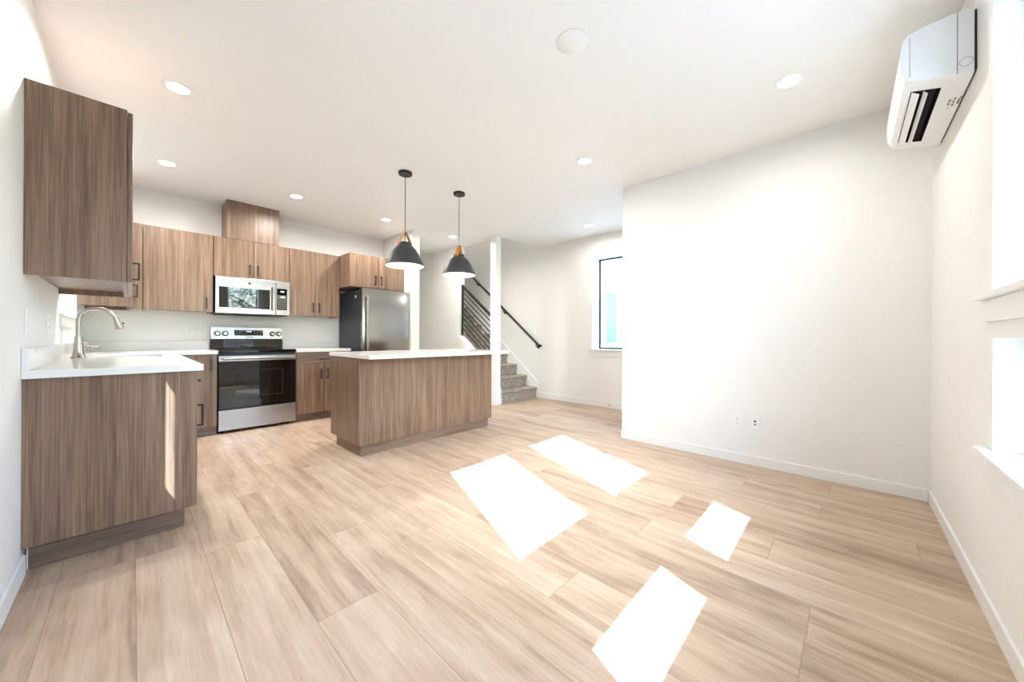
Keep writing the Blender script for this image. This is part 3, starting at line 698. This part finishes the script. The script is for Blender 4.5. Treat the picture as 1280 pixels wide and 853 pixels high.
# ================================================================== OUTLETS AND SWITCHES
def plate(name, label, cat, p, nrm, w_=.07, h_=.115, kind='outlet', group=None):
    """wall plate at p with outward normal nrm"""
    N = Vector(nrm); S = Vector((0, 0, 1)).cross(N).normalized(); Zv = Vector((0, 0, 1)); P0 = Vector(p)
    r = thing(name, label, cat, p, group)
    def bx(bm, s0, s1, z0, z1, n0, n1):
        vs = [bm.verts.new(P0+S*s+Zv*z+N*q) for s in (s0, s1) for z in (z0, z1) for q in (n0, n1)]
        for f in ((0,1,3,2),(4,6,7,5),(0,4,5,1),(2,3,7,6),(0,2,6,4),(1,5,7,3)): bm.faces.new([vs[i] for i in f])
        return bm
    obj('cover_plate', bx(bm_(), -w_/2, w_/2, -h_/2, h_/2, .0003, .006), MT['plastic'], r, .002)
    if kind == 'outlet':
        ins = obj('receptacle', bx(bm_(), -.017, .017, -.034, .034, .006, .0075), MT['plastic'], r, .001)
        for zc in (.019, -.019):
            b = bm_(); bx(b, -.008, -.0055, zc-.004, zc+.006, .0075, .0079); bx(b, .0055, .008, zc-.004, zc+.005, .0075, .0079); bx(b, -.002, .002, zc-.012, zc-.008, .0075, .0079)
            obj('socket_slots', b, MT['slot'], ins)
    elif kind == 'data':
        ins = obj('jack_insert', bx(bm_(), -.017, .017, -.034, .034, .006, .0075), MT['plastic'], r, .001)
        b = bm_(); bx(b, -.008, .008, .008, .022, .0075, .0080); bx(b, -.006, .006, -.018, -.006, .0075, .0080); obj('jacks', b, MT['slot'], ins)
    else:
        k = 2 if kind == 'double' else 1
        for i in range(k):
            c = 0 if k == 1 else (-.023 if i == 0 else .023)
            obj('rocker', bx(bm_(), c-.0165, c+.0165, -.033, .033, .006, .0095), MT['plastic'], r, .0015)
    return r
plate('wall_outlet', 'white duplex outlet low on the living wall, left one of two', 'outlet', (XP, .696, .362), (-1, 0, 0))
plate('data_outlet', 'white data jack plate low on the living wall, right of the duplex outlet', 'outlet', (XP, .568, .362), (-1, 0, 0), kind='data')
plate('light_switch', 'white double rocker switch plate on the living wall near its left edge', 'switch', (XP, 1.344, 1.182), (-1, 0, 0), w_=.116, kind='double')
plate('wall_outlet', 'white outlet low on the far wall under the entry window', 'outlet', (XS, 2.92, .375), (-1, 0, 0))
plate('light_switch', 'white rocker switch on the stair wall just above the handrail end', 'switch', (XS, 4.16, 1.20), (-1, 0, 0), kind='single')
plate('light_switch', 'white switch plate nearest the camera on the left wall above the worktop', 'switch', (XL, 2.765, 1.146), (1, 0, 0), kind='single')
plate('wall_outlet', 'white outlet on the left wall above the worktop, between switch plate and window', 'outlet', (XL, 3.37, 1.15), (1, 0, 0))
plate('wall_outlet', 'white outlet on the back wall above the worktop left of the range', 'outlet', (.459, YB, 1.161), (0, -1, 0))
plate('wall_outlet', 'white outlet on the back wall above the short worktop right of the range', 'outlet', (1.762, YB, 1.163), (0, -1, 0))
b = bm_(); lathe(b, [(0, 0), (.011, 0), (.011, -.006), (.006, -.008), (.006, -.018), (0, -.018)], XS-BT-.0003, 2.644, 16, 'x', .05)
tag(obj('coax_stub', b, MT['nickel'], None, smooth=True), 'small metal coax stub poking out of the baseboard under the entry window', 'cable stub')

# ================================================================== AIR CONDITIONER
ac = thing('wall_air_conditioner', 'white split air conditioner mounted high on the right wall', 'air conditioner', (2.885, YR, 2.25))
AX0, AX1 = 2.48, 3.29; Y0 = YR+.008
prof = [(Y0, 2.235), (Y0, 2.512), (-.345, 2.520), (-.25, 2.511), (-.205, 2.500), (-.190, 2.484), (-.182, 2.44), (-.180, 2.38), (-.184, 2.33), (-.196, 2.298), (-.215, 2.280)]
# underside has an opening for the air outlet: build shell from strips
def strip_shell(bm, pr, x0, x1):
    A = [bm.verts.new((x0, *p)) for p in pr]; B_ = [bm.verts.new((x1, *p)) for p in pr]
    for i in range(len(pr)-1): bm.faces.new((A[i], B_[i], B_[i+1], A[i+1]))
    return A, B_
def under(y): return 2.235 + (y-Y0)/(-.215-Y0)*.045
YO0, YO1 = -.318, -.222; XO0, XO1 = AX0+.10, AX1-.09
b = bm_(); strip_shell(b, prof, AX0, AX1)
full = prof
A = [b.verts.new((AX0, *p)) for p in full]; b.faces.new(A); A = [b.verts.new((AX1, *p)) for p in full]; b.faces.new(A)
def uq(x0, x1, y0, y1): b.faces.new([b.verts.new((x, y, under(y))) for x, y in ((x0, y0), (x1, y0), (x1, y1), (x0, y1))])
uq(AX0, AX1, Y0, YO0); uq(AX0, AX1, YO1, -.215); uq(AX0, XO0, YO0, YO1); uq(XO1, AX1, YO0, YO1)
bmesh.ops.remove_doubles(b, verts=b.verts, dist=.0005)
obj('housing', b, MT['acplastic'], ac, .0)
b = bm_()   # dark outlet cavity
for q in (((XO0, YO0, under(YO0)), (XO1, YO0, under(YO0)), (XO1, YO0+.01, 2.36), (XO0, YO0+.01, 2.36)), ((XO0, YO1, under(YO1)), (XO1, YO1, under(YO1)), (XO1, YO1-.01, 2.36), (XO0, YO1-.01, 2.36)),
          ((XO0, YO0+.01, 2.36), (XO1, YO0+.01, 2.36), (XO1, YO1-.01, 2.36), (XO0, YO1-.01, 2.36)), ((XO0, YO0, under(YO0)), (XO0, YO1, under(YO1)), (XO0, YO1-.01, 2.36), (XO0, YO0+.01, 2.36)),
          ((XO1, YO0, under(YO0)), (XO1, YO1, under(YO1)), (XO1, YO1-.01, 2.36), (XO1, YO0+.01, 2.36))):
    b.faces.new([b.verts.new(p) for p in q])
obj('air_outlet', b, MT['black'], ac)
b = bm_()
for i in range(22):
    xx = XO0+.02+i*(XO1-XO0-.04)/21
    box(b, xx-.0012, xx+.0012, YO0+.012, YO0+.040, 2.268, 2.34)
obj('air_guide_fins', b, MT['slot'], ac)
for yy, hw, tl in ((-.270, .007, 2.258), (-.2375, .0125, 2.266)):
    b = bm_(); prism(b, [(yy-hw, tl-.012), (yy+hw, tl+.006), (yy+hw, tl+.010), (yy-hw, tl-.008)], 'x', XO0+.004, XO1-.004); obj('louver', b, MT['acplastic'], ac, .001)
b = bm_(); prism(b, [(-.352, 2.516), (-.352, 2.2445), (-.349, 2.2445), (-.349, 2.516)], 'x', AX0-.0006, AX0); prism(b, [(-.211, 2.49), (-.211, 2.3), (-.209, 2.3), (-.209, 2.49)], 'x', AX0-.0006, AX0)
obj('case_seam', b, MT['greymark'], ac)
b = bm_(); lathe(b, [(.018, 0), (.018, -.0006), (.0195, -.0006), (.0195, 0)], AX0, -.375, 30, 'x', 2.29); obj('knockout_ring', b, MT['greymark'], ac)
b = bm_()
for (dx, dy) in [(-.01, -.018), (0, -.018), (.01, -.018), (-.02, 0), (.02, 0), (0, .0), (-.01, .018), (.012, .018)]:
    x_, y_ = 2.74+dx*1.6, -.376+dy*.8; z_ = under(y_); box(b, x_-.011, x_+.011, y_-.004, y_+.004, z_-.0012, z_-.0004)
x_, y_ = 2.70, -.393; box(b, x_-.012, x_+.012, y_-.003, y_+.003, under(y_)-.0012, under(y_)-.0004)
x_, y_ = 2.80, -.365; box(b, x_-.006, x_+.006, y_-.003, y_+.003, under(y_)-.0012, under(y_)-.0004)
obj('printed_diagram', b, MT['greymark'], ac)
obj('wall_gasket', box(bm_(), AX0+.004, AX1-.004, YR+.0005, Y0, 2.245, 2.505), MT['black'], ac)

# ================================================================== STAIRS
stt = thing('staircase', 'carpeted staircase rising behind the white post beside the far wall', 'staircase', (4.54, 4.1, 0))
RISE, RUN = .193, .246
for i in range(14):
    y0 = 4.10+i*RUN; z1 = RISE*(i+1)
    x0 = 4.068
    if i == 0: x0 = 4.079
    pr = [(y0, z1-RISE if i else 0), (y0, z1-.035), (y0-.022, z1-.032), (y0-.028, z1-.018), (y0-.022, z1-.004), (y0-.008, z1), (y0+RUN+.02, z1), (y0+RUN+.02, z1-RISE if i else 0)]
    b = bm_(); prism(b, pr, 'x', x0, XS-.017 if i else XS-.017)
    obj('stair_step', b, MT['carpet'], stt, .002)
b = bm_(); prism(b, [(4.06, 0), (4.075, 0), (4.08, 0), (7.6, (7.6-4.10)/RUN*RISE), (7.6, (7.6-4.10)/RUN*RISE+.30), (4.07, .29), (4.06, .27)], 'x', XS-.015, XS)
struct('trim_20', b, MT['trim'], .001)
# railing
rl = thing('stair_railing', 'black metal stair railing with sloped horizontal bars between the two white posts', 'railing', (4.0, 4.6, 0))
SL = .755; RXc = 4.008
def rz(y, h): return h + (y-5.0)*SL
b = bm_(); box(b, RXc-.014, RXc+.014, 4.955, 4.992, 1.115, 2.01); obj('end_post', b, MT['black'], rl, .001)
b = bm_(); box(b, RXc-.014, RXc+.014, 4.208, 4.236, rz(4.22, 1.12), rz(4.22, 2.0)); obj('end_post', b, MT['black'], rl, .001)
b = bm_(); prism(b, [(4.208, rz(4.208, 1.985)), (4.99, rz(4.99, 1.985)), (4.99, rz(4.99, 2.028)), (4.208, rz(4.208, 2.028))], 'x', RXc-.02, RXc+.02); obj('top_rail', b, MT['black'], rl, .002)
for k in range(8):
    h = 1.255 + k*.0925
    b = bm_(); prism(b, [(4.23, rz(4.23, h)), (4.96, rz(4.96, h)), (4.96, rz(4.96, h)+.017), (4.23, rz(4.23, h)+.017)], 'x', RXc-.006, RXc+.006); obj('rail_bar', b, MT['black'], rl)
# handrail on the wall
hr = thing('wall_handrail', 'black round handrail fixed along the far stair wall', 'handrail', (XS-.06, 4.6, .9))
def hz(y): return .955 + (y-4.02)*.785
b = bm_(); tube(b, [(XS-.004, 4.00, hz(4.0)-.005), (XS-.045, 4.00, hz(4.0)-.005), (XS-.062, 4.01, hz(4.01)), (XS-.066, 4.04, hz(4.04)), (XS-.066, 7.3, hz(7.3))], .0195, 14); obj('rail', b, MT['black'], hr, smooth=True)
for y in (4.06, 4.9, 5.7, 6.5):
    b = bm_(); lathe(b, [(0, -.0005), (.030, -.0005), (.030, -.006), (0, -.006)], XS, y, 20, 'x', hz(y)-.075); tube(b, [(XS-.006, y, hz(y)-.075), (XS-.05, y, hz(y)-.075), (XS-.066, y, hz(y)-.055), (XS-.066, y, hz(y)-.015)], .008, 10)
    obj('bracket', b, MT['black'], hr, smooth=True)

# ================================================================== OUTSIDE
struct('ground', box(bm_(), -60, 60, -60, 60, -.6, -.5), MT['grass'])
def house(name, label, x0, x1, y0, y1, z1, wins, ridge='x', rh=1.8):
    """lap-sided house facing -y side and -x side"""
    r = thing(name, label, 'house', ((x0+x1)/2, (y0+y1)/2, -.5))
    b = bm_(); box(b, x0+.03, x1-.03, y0+.03, y1-.03, -.5, z1)
    z = -.5
    while z < z1-.01:     # lapped boards
        zt = min(z+.15, z1)
        for (p, q) in (((x0, y0), (x1, y0)), ((x1, y0), (x1, y1)), ((x1, y1), (x0, y1)), ((x0, y1), (x0, y0))):
            d = (Vector((*q, 0))-Vector((*p, 0))).normalized(); nn = Vector((d.y, -d.x, 0))
            P, Q = Vector((*p, 0))-nn*.0, Vector((*q, 0))
            a = [P+nn*.0+Vector((0, 0, z)), Q+Vector((0, 0, z)), Q-nn*.02+Vector((0, 0, zt)), P-nn*.02+Vector((0, 0, zt)),
                 P-nn*.03+Vector((0, 0, z)), Q-nn*.03+Vector((0, 0, z)), Q-nn*.03+Vector((0, 0, zt)), P-nn*.03+Vector((0, 0, zt))]
            v = [b.verts.new(t) for t in a]
            for f in ((0,1,2,3),(4,7,6,5),(0,4,5,1),(3,2,6,7),(0,3,7,4),(1,5,6,2)): b.faces.new([v[i] for i in f])
        z = zt
    obj('walls', b, MT['siding'], r)
    b = bm_(); o = .4
    if ridge == 'x': prism(b, [(y0-o, z1), ((y0+y1)/2, z1+rh), (y1+o, z1), (y1+o, z1+.12), ((y0+y1)/2, z1+rh+.14), (y0-o, z1+.12)], 'x', x0-o, x1+o)
    else: prism(b, [(x0-o, z1), ((x0+x1)/2, z1+rh), (x1+o, z1), (x1+o, z1+.12), ((x0+x1)/2, z1+rh+.14), (x0-o, z1+.12)], 'y', y0-o, y1+o)
    obj('roof', b, MT['roof'], r)
    b = bm_()
    if ridge == 'x': 
        for xx in (x0+.02, x1-.06): prism(b, [(y0, z1), (y1, z1), ((y0+y1)/2, z1+rh-.05)], 'x', xx, xx+.04)
    else:
        for yy in (y0+.02, y1-.06): prism(b, [(x0, z1), (x1, z1), ((x0+x1)/2, z1+rh-.05)], 'y', yy, yy+.04)
    obj('gable', b, MT['siding'], r)
    for (a0, a1, z0_, z1_, f) in wins:
        b = bm_(); g = bm_()
        def BB(bm, p, q, zz0, zz1, d0, d1):
            if f == 'y0': box(bm, p, q, y0-d1, y0-d0, zz0, zz1)
            elif f == 'x0': box(bm, x0-d1, x0-d0, p, q, zz0, zz1)
            elif f == 'y1': box(bm, p, q, y1+d0, y1+d1, zz0, zz1)
        BB(b, a0-.08, a0, z0_-.08, z1_+.08, 0, .05); BB(b, a1, a1+.08, z0_-.08, z1_+.08, 0, .05); BB(b, a0, a1, z0_-.08, z0_, 0, .05); BB(b, a0, a1, z1_, z1_+.08, 0, .05)
        if a1-a0 > .8: BB(b, (a0+a1)/2-.03, (a0+a1)/2+.03, z0_, z1_, 0, .045)
        wo = obj('house_window', b, MT['vinyl'], r)
        BB(g, a0, a1, z0_, z1_, .002, .02); obj('pane', g, MT['housepane'], wo)
    return r
MT['housepane'] = varied('painted_reflection_pane', (48, 84, 58), .12, amt=.15, spec=.3)  # green of reflected trees is put into the pane colour
house('neighbour_house', 'white lap sided house wing with wide windows seen through the entry window', 6.2, 13.5, 4.2, 9.0, 3.4,
      [(6.9, 7.5, .95, 2.15, 'y0'), (7.66, 8.24, .95, 2.15, 'y0'), (8.40, 9.0, .95, 2.15, 'y0')])
house('neighbour_house', 'tall white two storey house added outside to keep sun off the kitchen window', -8, -2.2, -1.8, 10, 6.0, [], ridge='y')  # added house block, shades the kitchen window from direct sun
house('neighbour_house', 'white gabled house seen through the upper right window', 10.5, 18, -9.5, -2.2, 3.6,
      [(-8.4, -7.2, .6, 2.0, 'x0')], ridge='x', rh=2.0)
def tree(x, y, h, cr, seed, label, n=2600):
    rd = random.Random(seed)
    r = thing('broadleaf_tree', label, 'tree', (x, y, -.5), 'garden trees')
    b = bm_(); pts = [(x, y, -.5), (x+.05, y, h*.3), (x-.05, y+.06, h*.6), (x, y, h*.85)]
    tube(b, pts, [.16, .12, .08, .03], 10)
    for k in range(7):
        a = rd.uniform(0, 6.28); z = h*rd.uniform(.35, .65); tube(b, [(x, y, z), (x+math.cos(a)*cr*.35, y+math.sin(a)*cr*.35, z+h*.12), (x+math.cos(a)*cr*.7, y+math.sin(a)*cr*.7, z+h*.2)], [.05, .035, .012], 6)
    obj('trunk', b, MT['bark'], r, smooth=True)
    blobs = []
    for k in range(14):
        a = rd.uniform(0, 6.28); q = rd.uniform(0, .65)*cr; blobs.append((x+math.cos(a)*q, y+math.sin(a)*q, h*rd.uniform(.38, .88), cr*rd.uniform(.32, .5)))
    b = bm_()
    for k in range(n):
        bx_, by_, bz_, br_ = rd.choice(blobs); d = Vector((rd.gauss(0, 1), rd.gauss(0, 1), rd.gauss(0, 1))).normalized()
        c = Vector((bx_, by_, bz_)) + d*br_*rd.uniform(.6, 1.05); s = rd.uniform(.06, .12)
        u = Vector((rd.gauss(0, 1), rd.gauss(0, 1), rd.gauss(0, 1))).normalized(); v = u.cross(d).normalized()
        m_ = c+u*s*.5+d*.01
        b.faces.new([b.verts.new(t) for t in (c, m_+v*s*.35, c+u*s, m_-v*s*.35)])
    obj('foliage', b, MT['leaf'], r)
tree(-.2, -10.5, 4.0, 2.0, 1, 'round green tree outside, opposite the left pair of wall windows')
tree(4.2, -10.5, 4.4, 2.2, 2, 'larger green tree outside, opposite the right pair of wall windows')
tree(-5.0, -10.0, 3.8, 1.9, 3, 'green garden tree outside, left of the other garden trees')
tree(9.0, -.6, 3.2, 1.3, 5, 'small green tree between the two white houses')
fc = thing('garden_fence', 'weathered board fence along the garden outside the wall windows', 'fence', (2, -7.5, -.5))
b = bm_()
for i in range(70): box(b, -6+i*.2, -6+i*.2+.185, -7.5, -7.475, -.5, 1.1)
obj('fence_boards', b, MT['fence'], fc)
b = bm_(); box(b, -6, 8, -7.54, -7.50, -.2, -.11); box(b, -6, 8, -7.54, -7.50, .75, .84); obj('fence_rails', b, MT['fence'], fc)
